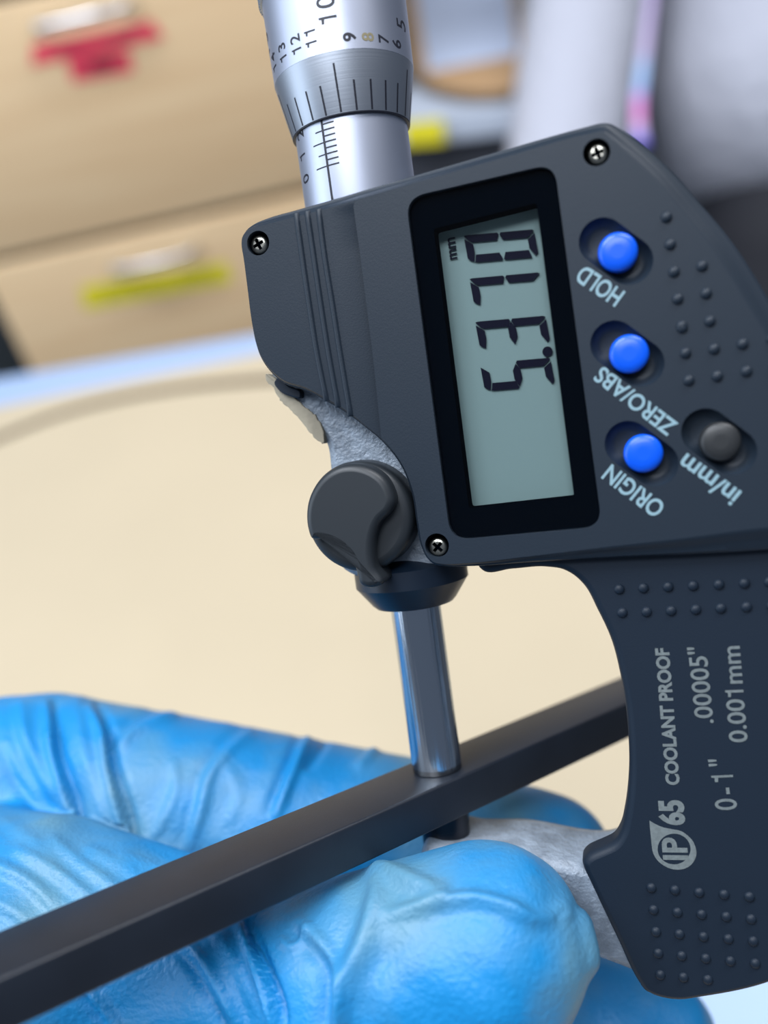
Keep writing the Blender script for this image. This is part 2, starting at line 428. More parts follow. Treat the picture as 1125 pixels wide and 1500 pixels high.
# --- second desk, top centre
ZD = at(680, 140, 1.15).z
def dp(px, py, z=None): return on_z(px, py, ZD if z is None else z)
fa, fb = dp(575, 177), dp(760, 158); fd = (fb-fa).normalized(); fn = Vector((-fd.y, fd.x, 0)); fn = fn if fn.y > 0 else -fn
s1 = fa-fd*.01; s2 = dp(800, 150)
desk2 = thing('desk', Matrix.Translation((fa.x, fa.y, 0)), 'far desk with grey white front edge and yellow tape, behind the micrometer thimble', 'desk')
flat_slab('worktop', rrect([s1, s2, s2+fn*.40, s1+fn*.40], .02), ZD-.035, ZD, mat('grey_laminate', srgb(178, 186, 200), .5), desk2, .003)
ua, ub = s1+fn*.02, s2+fn*.02
flat_slab('side_panel', [ua, ub, ub+fn*.34, ua+fn*.34], .02, ZD-.036, mat('dark_panel', srgb(58, 60, 68), .6), desk2, .003)
ta = dp(600, 176); t1 = ta-fd*.01; t2 = ta+fd*.042
ye = flat_slab('tape_label', [t1-fn*.0015, t2-fn*.0015, t2-fn*.0001, t1-fn*.0001], ZD-.032, ZD-.002, m_yel, desk2, .0004); ye['label'] = 'yellow tape'
wt = thing('wooden_tray', Matrix.Translation((dp(680, 90).x, dp(680, 90).y, ZD)), 'tan wooden board with dark rounded rim on the far desk, under a white sheet', 'board')
tr = [dp(x, y, ZD+.008) for x, y in ((596, -120), (596, 60), (606, 104), (640, 131), (700, 141), (745, 138), (770, 120), (745, -160))]
flat_slab('board', rrect([(p.x, p.y) for p in tr], .008), ZD+.0003, ZD+.008, m_wood_d, wt, .001)
ribbon('rim', [tr[i] for i in (0, 1, 2, 3, 4, 5, 6)], .014, ZD+.007, .004, mat('rim_edging', srgb(104, 84, 62), .5), wt)
sp = [dp(x, y, ZD+.012) for x, y in ((596, -100), (626, 101), (758, 76), (735, -130))]
sh = flat_slab('paper_sheet', [(p.x, p.y) for p in sp], ZD+.0085, ZD+.0095, mat('white_paper_far', srgb(196, 208, 232), .6), None, .0002)
tag(sh, 'white sheet of paper on the tan board, right of the thimble', 'paper')

# ================================================================== PERSON in pale jacket (blurred, top right)
def blob(name, chains, voxel, smooth_it=12):
    """union of tapered capsules (world-space points, radii) as one remeshed skin"""
    bm = bmesh.new()
    for ch in chains:
        for (p0, r0), (p1, r1) in zip(ch, ch[1:]):
            p0, p1 = Vector(p0), Vector(p1); n = max(1, int((p1-p0).length/(min(r0, r1)*.35)))
            ax = (p1-p0).normalized(); q = ax.to_track_quat('Z', 'Y').to_matrix().to_4x4()
            r = bmesh.ops.create_cone(bm, cap_ends=True, segments=28, radius1=r0, radius2=r1, depth=(p1-p0).length, matrix=Matrix.Translation((p0+p1)/2) @ q)
        for p, r in ch: bmesh.ops.create_icosphere(bm, subdivisions=4, radius=r, matrix=Matrix.Translation(p))
    me = bpy.data.meshes.new(name); bm.to_mesh(me); bm.free()
    o = bpy.data.objects.new('tmp', me); COL.objects.link(o)
    md = o.modifiers.new('r', 'REMESH'); md.mode = 'VOXEL'; md.voxel_size = voxel; md.use_smooth_shade = True
    sm = o.modifiers.new('s', 'SMOOTH'); sm.factor = .5; sm.iterations = smooth_it
    dg = bpy.context.evaluated_depsgraph_get(); dg.update()
    out = bpy.data.meshes.new_from_object(o.evaluated_get(dg)); bpy.data.objects.remove(o); out.name = name
    out.polygons.foreach_set('use_smooth', [True]*len(out.polygons))
    return out
def P_(px, py, d, r): return (at(px, py, d), r)
pdep = 1.12
person = thing('person', Matrix.Translation(at(1150, 700, 1.3)), 'person in a pale grey jacket and dark trousers standing at the far desk', 'person')
def pchild(name, me, m):
    o = link(name, me, m); o.parent = person; o.matrix_parent_inverse = person.matrix_world.inverted(); return o
m_coat = mat('pale_jacket', srgb(178, 180, 192), .8, bump=.6, bscale=40, bdist=.01)
m_trou = mat('dark_trousers', srgb(24, 26, 35), .8)
m_skin = mat('skin', srgb(205, 160, 135), .5, sss=.1)
jacket = blob('jacket', [
    [P_(905, -330, 1.12, .085), P_(868, -60, 1.10, .073), P_(842, 120, 1.06, .071), P_(818, 300, 1.02, .066)],
    [P_(905, -330, 1.12, .085), P_(1160, -330, 1.2, .10), P_(1420, -300, 1.3, .085)],
    [P_(1150, -280, 1.2, .15), P_(1150, -60, 1.2, .165), P_(1128, 140, 1.2, .165)],
    [P_(1300, -200, 1.3, .13), P_(1310, 175, 1.3, .160)],
], .008, 10)
pchild('jacket', jacket, m_coat)
pchild('trousers', blob('trousers', [
    [P_(1150, 250, 1.24, .125), P_(1130, 370, 1.22, .115), P_(1110, 620, 1.24, .085), P_(1120, 1000, 1.35, .06)],
    [P_(1290, 260, 1.32, .13), P_(1300, 360, 1.32, .11), P_(1340, 640, 1.36, .085), P_(1380, 1000, 1.45, .06)],
], .010, 8), m_trou)
pchild('head', blob('head', [
    [P_(1180, -430, 1.2, .05), P_(1180, -500, 1.18, .05), P_(1180, -590, 1.17, .085), P_(1180, -650, 1.17, .09)]], .008, 3), m_skin)
pchild('hand', blob('hand', [[P_(800, 300, 1.02, .035), P_(780, 360, 1.0, .034), P_(770, 420, .99, .03)]], .006, 3), m_skin)
pchild('shoe', blob('shoe', [[P_(1120, 1000, 1.35, .05), P_(1130, 1080, 1.37, .045), P_(1080, 1090, 1.30, .04)]], .008, 3), m_trou)
pchild('shoe', blob('shoe', [[P_(1380, 1000, 1.45, .05), P_(1390, 1070, 1.47, .045), P_(1340, 1080, 1.40, .04)]], .008, 3), m_trou)

# lit screen seen between arm and torso
def screen_mat():
    m = bpy.data.materials.new('lit_screen'); m.use_nodes = True; nt = m.node_tree; N = nt.nodes; Lk = nt.links
    p = N['Principled BSDF']; tc = N.new('ShaderNodeTexCoord'); sp_ = N.new('ShaderNodeSeparateXYZ'); r = N.new('ShaderNodeValToRGB')
    Lk.new(tc.outputs['Generated'], sp_.inputs[0]); Lk.new(sp_.outputs['Y'], r.inputs[0])
    cols = [(0, srgb(20, 30, 150)), (.025, srgb(150, 145, 245)), (.07, srgb(225, 205, 252)), (.10, srgb(232, 150, 220)), (.17, srgb(226, 165, 235)), (.20, srgb(165, 195, 250)), (.28, srgb(175, 208, 255)), (.33, srgb(205, 195, 238)), (1, srgb(170, 145, 215))]
    while len(r.color_ramp.elements) < len(cols): r.color_ramp.elements.new(.5)
    for e, (t, c) in zip(r.color_ramp.elements, cols): e.position = t; e.color = c
    p.inputs['Base Color'].default_value = (.02, .02, .03, 1); Lk.new(r.outputs[0], p.inputs['Emission Color']); p.inputs['Emission Strength'].default_value = 1.35
    return m
cs = at(948, 20, 1.36); upv = (at(952, -200, 1.36)-at(946, 214, 1.36)); hh = upv.length; upn = upv.normalized()
back = (CAMLOC-cs).normalized(); xr_ = upn.cross(back).normalized(); zr_ = xr_.cross(upn)
SM = Matrix((xr_, upn, zr_)).transposed().to_4x4(); SM.translation = (at(952, -200, 1.36)+at(946, 214, 1.36))/2
scr = thing('tablet_screen', SM, 'lit tablet screen glowing lilac, pink and pale blue, between the jacket sleeve and torso', 'screen')
link('housing', rbox('housing', (.044, hh+.008, .012), .004, (0, 0, -.0065)), mat('navy_housing', srgb(18, 26, 90), .4), scr)
link('lit_display', rbox('lit_display', (.039, hh, .002), .0006, (0, 0, .0005)), screen_mat(), scr)

# ================================================================== MICROMETER
mic = thing('micrometer', MI, 'digital outside micrometer in slate grey plastic, its display reading 5.370 mm', 'micrometer')
def part(name, me, m, parent=None, label=None):
    o = link(name, me, m); o.parent = parent if parent is not None else mic
    if label: o['label'] = label
    return o
WC = 9.5; WP = 7.0      # front levels of cover and plate, mm from the spindle axis

# --- cast frame
fr_px = [(388, 480), (390, 535), (408, 575), (442, 612), (474, 648), (481, 690), (484, 760), (503, 838), (522, 848), (600, 846), (681, 829), (760, 828), (850, 838), (890, 905), (928, 990), (947, 1086), (947, 1150), (914, 1207), (760, 1200), (704, 1199), (654, 1240), (622, 1238), (616, 1248), (625, 1300), (700, 1350), (865, 1402), (925, 1425), (985, 1450), (1120, 1420), (1290, 1250), (1370, 1000), (1300, 690), (1125, 470), (980, 275), (890, 215), (700, 255), (560, 305), (440, 335), (392, 365)]
fr = catmull([L(x, y, -4.5 if (y in (1207, 1200, 1199)) else 4.5) for x, y in fr_px], .5)
part('frame', slab(fr, [(1.2, -6), (.3, -5.3), (0, -4), (0, 3.0), (.35, 4.3), (1.3, 5.0)], 'frame', 50), m_cast, label='cast grey metal frame with anvil arm')
# residue flake left of the neck; its beige also paints the frame's cream reflection
rs = catmull(LP([(390, 548), (392, 560), (400, 566), (412, 586), (426, 600), (440, 615), (455, 634), (474, 650), (470, 620), (440, 590), (410, 560)], 5.2), .3)
rs = [(p[0]+rng.normal(0, .06), p[1]+rng.normal(0, .06)) for p in rs]
part('residue_reflection', slab(rs, [(0, 3.6), (0, 5.35), (.1, 5.4)], 'residue_reflection'), m_film, label='pale crusty residue and painted cream reflection on the frame neck')
gs = catmull(LP([(402, 560), (410, 573), (424, 580), (441, 582), (441, 574), (424, 566), (410, 552)], 6), .3)
part('gasket', slab(gs, [(0, 4), (0, 6.0), (.15, 6.15)], 'gasket'), m_plate)

# --- display cover
cov = [(356, 362, .5), (357, 350, .5), (363, 338, .6), (375, 328, .8), (392, 320.5, 1.0), (433, 308.5, 1.1), (480, 295, 1.2), (537, 278, 1.2), (640, 248, 1.2), (740, 219.5, 1.2), (860, 186, 1.2), (880, 181, 1.3), (893, 181, 1.4), (906, 187, 1.6), (926, 200, 1.8), (983, 249, 2.0), (1026, 297, 2.2), (1069, 348, 2.3), (1128, 440, 2.3), (1200, 580, 2.0), (1240, 690, 2.0), (1238, 770, 2.0), (1190, 800, 2.4), (1125, 806, 2.6), (1000, 813, 2.0), (900, 817, 1.5), (780, 823, .9), (690, 829, .6), (652, 829, .5), (639, 827, .5), (628, 819, .5), (618, 800, .5), (611, 765, .5), (604, 722, .5), (587, 680, .5), (560, 646, .5), (535, 625, .5), (511, 607, .5), (479, 588, .5), (450, 573, .5), (420, 563, .5), (399, 546, .5), (384, 524, .5), (376, 500, .5), (372, 480, .5), (364, 420, .5), (358.5, 378, .5)]
cv = catmull([(*L(x, y, 8.0), i) for x, y, i in cov], .35)
ins = np.array([p[2] for p in cv])
cover = slab(cv, [(0, 3.2), (0, 7.6), (.06, 8.3), (.18, 8.56), (.42, 8.66), (.60, 8.9), (.82, 9.34), (1.0, WC)], 'display_cover', 40, ins)
cut = []
# window recess
win_px = [(596, 290), (700, 265), (812, 241), (845, 500), (881, 768), (770, 782), (661, 791), (629, 545)]
def rounded_window(w, grow=0):
    c = np.array([736, 516]); q = []
    corners = [(594, 290), (812, 239), (882, 772), (660, 792)]
    pts = rrect([tuple(c+(np.array(k)-c)*(1+grow)) for k in corners], 30, 8)
    return LP(pts, w)
cut.append(slab(rounded_window(WC), [(0, 4.6), (0, WC+1)], 'c1'))
# screw wells
screws = [((378, 356), .35), ((874, 223), .25), ((640, 799), .75)]
for (c, _) in screws: cut.append(slab(circle(L(*c, WC), 1.38, 40), [(0, 7.6), (0, WC+1)], 'c2'))
cut2 = []
# button wells: sloping capsule bowls
btn = [(905, 368), (921.6, 518), (942.5, 664.5), (1056, 647)]
for (x, y) in btn:
    A = np.array(L(x-23, y-15, WC)); B = np.array(L(x+17, y+15, WC)); r = 2.38
    d = (B-A)/np.linalg.norm(B-A); th = math.atan2(d[1], d[0]); cap = []
    for k in range(25): a_ = th+math.pi/2+math.pi*k/24; cap.append((A[0]+r*math.cos(a_), A[1]+r*math.sin(a_)))
    for k in range(25): a_ = th-math.pi/2+math.pi*k/24; cap.append((B[0]+r*math.cos(a_), B[1]+r*math.sin(a_)))
    cut2.append(slab(cap, [(1.15, WC-1.25), (.75, WC-1.15), (.30, WC-.7), (.06, WC-.18), (0, WC), (0, WC+1)], 'c3'))
# scooped strip left of the display
s_px = [(474, 306), (505, 298), (516, 300), (521, 315), (530, 400), (545, 520), (556, 600), (562, 680), (540, 660), (515, 640), (497, 520), (484, 400)]
st = LP([(472, 312), (478, 303), (505, 297), (515, 299), (520, 312), (530, 395), (545, 520), (560, 660), (530, 650), (513, 630), (497, 520), (484, 400)], WC)
def wedge():
    """prism whose floor slopes down towards the display side"""
    bm = bmesh.new(); R = []
    Lft = catmull([(*L(x, y, WC),) for x, y in ((470, 306), (478, 360), (490, 450), (502, 540), (512, 660))], 1.0, False)
    Rgt = catmull([(*L(x, y, WC),) for x, y in ((517, 298), (525, 355), (536, 440), (547, 530), (562, 680))], 1.0, False)
    n = min(len(Lft), len(Rgt)); Lft = [Lft[int(i*(len(Lft)-1)/(n-1))] for i in range(n)]; Rgt = [Rgt[int(i*(len(Rgt)-1)/(n-1))] for i in range(n)]
    for i, (a, b) in enumerate(zip(Lft, Rgt)):
        f = min(1, .0+i/4)
        row = []
        for k in range(9):
            t = k/8; p = a+(b-a)*t; dep = .55*f*(1-math.cos(t*math.pi/2))-.013
            row.append(bm.verts.new((p[0]*MM, p[1]*MM, (WC-dep)*MM)))
        row.append(bm.verts.new((b[0]*MM, b[1]*MM, (WC+1)*MM))); row.append(bm.verts.new((a[0]*MM, a[1]*MM, (WC+1)*MM))); R.append(row)
    m_ = len(R[0])
    for r0, r1 in zip(R, R[1:]):
        for k in range(m_): bm.faces.new((r0[k], r0[(k+1) % m_], r1[(k+1) % m_], r1[k]))
    bm.faces.new(R[0]); bm.faces.new(R[-1])
    return tomesh(bm, 'w', 30, True)
cover = boolean(cover, cut+cut2+[wedge()], 32)
cover.name = 'display_cover'
cover_o = part('display_cover', cover, m_cover, label='slate grey display housing')

# three raised ribs on the left of the cover
for top_, pts in (((437, 306), ((433, 308), (441, 365), (452, 440), (463, 510), (478, 584))),
                  ((452, 302), ((449, 305), (458, 365), (469, 440), (480, 510), (495, 593))),
                  ((468, 298), ((466, 302), (474, 365), (486, 440), (497, 510), (513, 606)))):
    P = catmull([L(x+1, y+4, WC) for x, y in pts], .8, False); bm = bmesh.new(); rows = []
    for i, p in enumerate(P):
        h = .26*min(1, (i+.6)/2.5, (len(P)-i-.4)/2.5)
        rows.append([bm.verts.new(((p[0]+dx)*MM, p[1]*MM, (WC-.05+hz*h)*MM)) for dx, hz in ((-.42, 0), (-.30, .65), (-.12, 1.15), (.08, 1.2), (.22, .9), (.34, 0))])
    for r0, r1 in zip(rows, rows[1:]):
        for k in range(5): bm.faces.new((r0[k], r0[k+1], r1[k+1], r1[k]))
        bm.faces.new((r0[5], r0[0], r1[0], r1[5]))
    bm.faces.new(rows[0]); bm.faces.new(rows[-1])
    part('rib', tomesh(bm, 'rib', 60), m_cover, cover_o)

# --- screws
def cross_cut(c, ang, w):
    l_, h_ = .68, .20; pl = [(-l_, -h_), (-h_, -h_), (-h_, -l_), (h_, -l_), (h_, -h_), (l_, -h_), (l_, h_), (h_, h_), (h_, l_), (-h_, l_), (-h_, h_), (-l_, h_)]
    ca, sa = math.cos(ang), math.sin(ang)
    return slab([(c[0]+x*ca-y*sa, c[1]+x*sa+y*ca) for x, y in pl], [(0.04, w-.75), (0, w+.5)], 'cx')
for (c, ang) in screws:
    cc = L(c[0]+1.5, c[1]+2, 8.7)
    hd = slab(circle(cc, 1.08, 48), [(0, 7.0), (0, 8.55), (.06, 8.72), (.22, 8.86), (.5, 8.92)], 'screw')
    hd = boolean(hd, [cross_cut(cc, ang, 8.92)], 30); hd.name = 'screw'
    part('screw', hd, m_screw, label='small cross head screw')
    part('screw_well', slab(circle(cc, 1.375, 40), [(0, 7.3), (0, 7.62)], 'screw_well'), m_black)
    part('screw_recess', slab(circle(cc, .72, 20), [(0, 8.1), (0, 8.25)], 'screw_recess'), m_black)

# --- buttons
for i, (x, y) in enumerate(btn):
    c = L(x, y, WC+.55); r = 2.02
    me = slab(circle(c, r, 64), [(0, WC-1.6), (0, WC+.05), (.10, WC+.28), (.32, WC+.45), (.75, WC+.56), (1.3, WC+.61)], 'push_button', 60)
    part('push_button', me, m_blue if i < 3 else m_dark, label=('round blue push button', 'round blue push button', 'round blue push button', 'round dark grey push button')[i])

# --- display: mask, LCD, digits, glass
win = rounded_window(8.6, -.004)
lcd_corner = [(635, 335), (786, 297), (841, 728), (687, 745)]
mask = slab(rounded_window(8.6, -.002), [(0, 5.0), (0, 8.55), (.02, 8.6)], 'mask')
mask = boolean(mask, [slab(rrect(LP(lcd_corner, 8.6), .35, 4), [(0, 5.1), (0, 9.5)], 'mc')], 30); mask.name = 'display_mask'
part('display_mask', mask, m_black, label='black mask around the display')
WL = 6.0
lcd = part('lcd_panel', slab(LP([(628, 300), (795, 268), (854, 745), (678, 770)], WL), [(0, 5.2), (0, WL)], 'lcd_panel'), m_lcd, label='grey green liquid crystal panel')
WS = WL+.22
def seg_digit(tl, on):
    """seven segments; digit 'up' is image left. Axes: X = across image (top of digit -> bottom), Y = down the image (right side -> left side)"""
    X = np.array((103., -9.2)); Y = np.array((7.6, 40.5)); tl = np.array(tl, float)
    t = 11.5/103; s = 11.5/41; g = .012; gy = .03
    P_ = lambda a, b: tuple(tl+X*a+Y*b)
    # a: top of digit (image left), d: bottom (image right); right side of digit is image top (b upper right, c lower right)
    S = {
        'b': [(0.0, .03), (.035, 0), (.475, 0), (.495, .06), (.47-g, s), (t, s), (t*.55, s*.75)],
        'c': [(.525, .0), (.97, 0), (1.0, .05), (1-t, s), (.53+g, s), (.505, .08)],
        'a': [(0.0, .13), (t, s+.06), (t, 1-s-.06), (t*.75, 1-.03), (t*.35, .93), (.0, .84)],
        'd': [(1.0, .13), (1.0, .84), (1-t*.35, .95), (1-t, 1-s-.06), (1-t, s+.06)],
        'f': [(t*.85, 1.0), (t+g, 1-s), (.47-g, 1-s), (.495, .97), (.47, 1.0)],
        'e': [(1-t*.85, 1.0), (1-t-g, 1-s), (.53+g, 1-s), (.505, .97), (.53, 1.0)],
        'g': [(.5, .10), (.5+t*.5, s+.06), (.5+t*.5, 1-s-.06), (.5, .93), (.5-t*.5, 1-s-.06), (.5-t*.5, s+.06)],
    }
    if 'F' in on:   # open-ended stubs
        pass
    bm = bmesh.new()
    for k in on:
        q = [L(*P_(a, b), WS) for a, b in S[k]]
        lo = [bm.verts.new((x*MM, y*MM, WS*MM)) for x, y in q]; hi = [bm.verts.new((x*MM, y*MM, (WS+.03)*MM)) for x, y in q]
        bm.faces.new(lo); bm.faces.new(hi)
        for i in range(len(q)): bm.faces.new((lo[i], lo[(i+1) % len(q)], hi[(i+1) % len(q)], hi[i]))
    return tomesh(bm, 'digit', 30)
for tl, on, nm in (((679, 345), 'abcdef', '0'), ((687.5, 408), 'abc', '7'), ((696, 471.5), 'abcdg', '3'), ((703, 533), 'acdfg', '5')):
    part('digit', seg_digit(tl, on), m_seg, lcd, 'lcd digit '+nm)
part('decimal_point', slab(circle(L(802, 515, WS), .56, 24), [(0, WS), (0, WS+.03)], 'decimal_point'), m_seg, lcd)
part('window_glass', slab(rounded_window(8.9, -.006), [(0, 8.62), (0, 8.98), (.06, 9.04)], 'window_glass'), m_glass, label='clear display window')

# --- printed text helpers
def flat_text(s, p0, p1, hpx, w, m, parent, bold=0, up=None, xs=None, name='lettering', label=None, sp=1.0):
    """text with its baseline from pixel p0 to p1 (width fitted), cap height hpx in pixels, laid on the plane at w"""
    co, tris, mn, mx = text_mesh(s, bold, sp); cap = cap_height()
    a, b = np.array(L(*p0, w)), np.array(L(*p1, w)); dx = b-a; Lx = np.linalg.norm(dx); dx /= Lx
    upv = np.array([-dx[1], dx[0]])
    pm = (np.array(p0)+np.array(p1))/2; dpx = np.array(p1, float)-np.array(p0); dpx /= np.linalg.norm(dpx); upx = np.array([dpx[1], -dpx[0]])
    c1 = np.array(L(*pm, w)); c2 = np.array(L(*(pm+upx*hpx), w)); H = np.dot(c2-c1, upv)
    me = bpy.data.meshes.new(name)
    vs = []
    for c in co:
        q = (a+dx*((c[0]-mn[0])/(mx[0]-mn[0])*Lx)+upv*(c[1]/cap*H))*MM; vs.append((float(q[0]), float(q[1]), w*MM))
    me.from_pydata(vs, [], tris); me.update()
    return part(name, me, m, parent, label)
TW = WC+.03
flat_text('HOLD', (916, 428), (856, 388), 26, TW, m_white, cover_o, .020, label='HOLD')
flat_text('ZERO/ABS', (994, 621), (883, 536), 24, TW, m_white, cover_o, .020, label='ZERO/ABS')
flat_text('ORIGIN', (976, 740), (896, 680), 25, TW, m_white, cover_o, .020, label='ORIGIN')
flat_text('in/mm', (1087, 721), (1006, 664), 27, TW, m_white, cover_o, .020, label='in/mm')
flat_text('mm', (670, 378.5), (666, 347), 16, WS+.01, m_seg, lcd, .012, label='mm')

# --- navy frame plate with the grip bumps
pl_px = [(700, 815), (699, 828), (706, 836), (750, 834), (800, 831), (825, 835), (840, 843), (855, 857), (875, 893), (896, 939), (908, 985), (916, 1030), (921, 1086), (922, 1124), (920, 1160), (916, 1190), (909, 1218), (900, 1232), (885, 1240), (873, 1245), (860, 1252), (853, 1262), (855, 1272), (862, 1287), (903, 1373), (936, 1440), (943, 1450), (955, 1457), (975, 1463), (1000, 1465), (1022, 1462), (1125, 1440), (1250, 1370), (1345, 1240), (1400, 1050), (1370, 850), (1240, 690), (1100, 700), (900, 760), (760, 790)]
plc = catmull(LP(pl_px, 6.4), .4)
plate_o = part('frame_plate', slab(plc, [(0, 4.0), (0, 5.9), (.10, 6.35), (.35, 6.75), (.8, WP)], 'frame_plate', 40), m_plate, label='dark navy insulating plate on the frame')
TP = WP+.03
flat_text('COOLANT PROOF', (995, 1150), (979, 949), 18.5, TP, m_gray, plate_o, .038, label='COOLANT PROOF')
flat_text('65', (1002, 1209), (999, 1172), 33, TP, m_gray, plate_o, .045, label='65')
flat_text('IP', (1007, 1260), (1004, 1227), 34, TP+.0, m_gray, plate_o, .03, label='IP')
flat_text('.00005"', (1045, 1059), (1034, 947), 26, TP, m_gray, plate_o, .012, label='.00005"')
flat_text('0.001mm', (1095, 1087), (1083, 946), 26, TP, m_gray, plate_o, .012, label='0.001mm')
flat_text('0-1"', (1080, 1186), (1070, 1111), 31, TP, m_gray, plate_o, .008, label='0-1"', sp=1.25)
# drop-shaped emblem around IP (crop scale 10.71, origin 930,1160)
E_ = lambda x, y: (930+x/10.71, 1160+y/10.71)
outer = [E_(*p) for p in ((228, 450), (300, 495), (420, 550), (600, 590), (720, 615), (820, 680), (910, 775), (955, 880), (965, 980), (930, 1080), (850, 1170), (740, 1215), (600, 1215), (470, 1165), (360, 1080), (290, 970), (265, 850), (250, 700), (235, 560))]
oc = [L(*p, TP) for p in outer[:1]]+[tuple(q) for q in catmull([L(*p, TP) for p in outer[1:]], .2, False)]
inn = [E_(615+258*math.cos(t), 900+242*math.sin(t)*1.0+ -3) for t in np.linspace(0, 2*math.pi, 48, endpoint=False)]
em = slab(oc, [(0, TP-.06), (0, TP)], 'emblem'); em = boolean(em, [slab(LP(inn, TP), [(0, TP-.5), (0, TP+.5)], 'ic')], 30); em.name = 'emblem'
part('emblem', em, m_gray, plate_o, 'drop shaped ring printed around IP')

# bumps
def dome(r, h, name, rings=4, seg=14):
    bm = bmesh.new(); R = []
    for k in range(rings):
        a_ = k/rings*math.pi/2; R.append([bm.verts.new((r*math.cos(a_)*math.cos(2*math.pi*j/seg)*MM, r*math.cos(a_)*math.sin(2*math.pi*j/seg)*MM, (h*math.sin(a_)-.02)*MM)) for j in range(seg)])
    t = bm.verts.new((0, 0, (h-.02)*MM))
    for a_, b_ in zip(R, R[1:]):
        for j in range(seg): bm.faces.new((a_[j], a_[(j+1) % seg], b_[(j+1) % seg], b_[j]))
    for j in range(seg): bm.faces.new((R[-1][j], R[-1][(j+1) % seg], t))
    return tomesh(bm, name, 80)
bump_c = dome(.60, .42, 'grip_bump'); bump_c.materials.append(m_cover)
bump_p = dome(.60, .42, 'grip_bump'); bump_p.materials.append(m_plate)
z6 = lambda x, y: (820+x/3.69, 160+y/3.69)
z7 = lambda x, y: (820+x/3.69, 480+y/3.69)
z8 = lambda x, y: (840+x/3.947, 820+y/3.947)
z9 = lambda x, y: (840+x/3.947, 1120+y/3.947)
cb = [z6(*p) for p in ((577, 582), (597, 730), (618, 878), (770, 847), (638, 1025), (792, 995), (660, 1172), (812, 1145))]
cb += [z7(*p) for p in ((662, 0), (680, 137), (835, 115), (990, 88), (698, 285), (852, 262), (1010, 236))]
cb += [z7(1150, 60), z7(1165, 210)]
pb = [z8(*p) for p in ((265, 172), (405, 165), (548, 158), (693, 152), (842, 145), (990, 138), (1135, 130), (282, 308), (423, 303), (565, 297), (708, 290), (853, 283), (1002, 275), (1150, 268))]
pb += [z9(*p) for p in ((450, 718), (587, 731), (727, 745), (872, 757), (1018, 770), (463, 845), (601, 860), (741, 872), (884, 885), (1028, 899), (477, 972), (613, 986), (752, 1001), (896, 1014), (1040, 1027), (490, 1097), (626, 1112), (765, 1127), (908, 1142), (1052, 1156), (502, 1222), (636, 1236), (777, 1250), (1175, 785), (1185, 915), (1195, 1045), (1205, 1170))]
for pts, me, par, w in ((cb, bump_c, cover_o, WC), (pb, bump_p, plate_o, WP)):
    for p in pts:
        l = L(*p, w+.2); o = part('grip_bump', me, None, par); o.location = (l[0]*MM, l[1]*MM, w*MM)

# --- lock lever
kc = L(527, 757, 8.5)
knob = part('lock_lever', slab(circle(kc, 6.5, 96), [(.4, 4.8), (0, 5.2), (0, 8.2), (.18, 8.8), (.6, 9.2), (1.2, 9.35)], 'lock_lever', 50), m_knob, label='black round lock lever')
kp = [(455, 790), (449, 775), (447, 757), (450, 733), (460, 711), (476, 693), (497, 682), (520, 680), (542, 686), (561, 699), (573, 718), (577, 735), (571, 750), (557, 764), (549, 783), (546, 805), (549, 832), (560, 855), (553, 860), (535, 862), (528, 859), (519, 833), (509, 813), (490, 797), (471, 791)]
kpl = catmull(LP(kp, 11.3), .35)
part('paddle', slab(kpl, [(.0, 6.5), (0, 10.5), (.12, 10.95), (.4, 11.32), (.85, 11.45)], 'paddle', 50), m_knob, knob)

# --- revolved metal parts
vt = -33.22             # spindle tip
part('collar', revolve([(V(800), 3.0), (V(825), 7.1), (V(851), 7.1), (V(853), 6.95), (V(878), 5.35), (V(883), 4.9), (V(883), 3.0)], 'collar', 96, 25), m_collar, label='dark blue cone collar')
part('spindle', revolve([(V(800), 3.17), (V(1117), 3.17)], 'spindle', 96, 30), m_steel, label='polished steel spindle')
part('spindle_tip', revolve([(V(1117.1), 3.15), (vt+.12, 3.15), (vt, 3.05)], 'spindle_tip', 96, 30), m_carb, label='carbide spindle tip')
H_BAR = 5.07
va = vt-H_BAR
part('anvil', revolve([(va, 3.05), (va-.12, 3.2), (va-2.2, 3.2), (va-2.25, 3.1), (va-6, 3.1)], 'anvil', 96, 30), m_anvil, label='round steel anvil')
RS = 6.8; v_e = V(197); v_b = V(118); RT = 8.42
part('sleeve', revolve([(V(330), 6.6), (V(302), RS), (v_e+4, RS)], 'sleeve', 160, 30), m_satin, label='satin chrome sleeve')
part('sleeve_seat', revolve([(V(345), 6.3), (V(298), 6.3), (V(297), 5.9)], 'sleeve_seat', 96, 30), m_seat)
part('thimble_edge', revolve([(v_e-.02, RS+.01), (v_e-.02, 7.12), (v_e+.12, 7.16)], 'thimble_edge', 120, 30), m_ink, label='dark gap under the thimble')
part('thimble_band', revolve([(v_e+.1, 6.85), (v_e+.1, 7.14), (v_b, RT-.02), (v_b+.1, RT-.02)], 'thimble_band', 160, 20), m_satin2, label='brushed chrome band with graduations')
def rt(v):
    if v < v_e: return RS
    if v < v_b: return 7.14+(RT-.02-7.14)*(v-v_e-.1)/(v_b-v_e-.1)
    return RT+.12*(v-v_b)/8
v_k = V(8)+.4
thimble_o = part('thimble', revolve([(v_b, RT-.1), (v_b+.02, RT), (v_k, rt(v_k)), (v_k+.3, rt(v_k))], 'thimble', 160, 20), m_satin, label='satin chrome thimble')
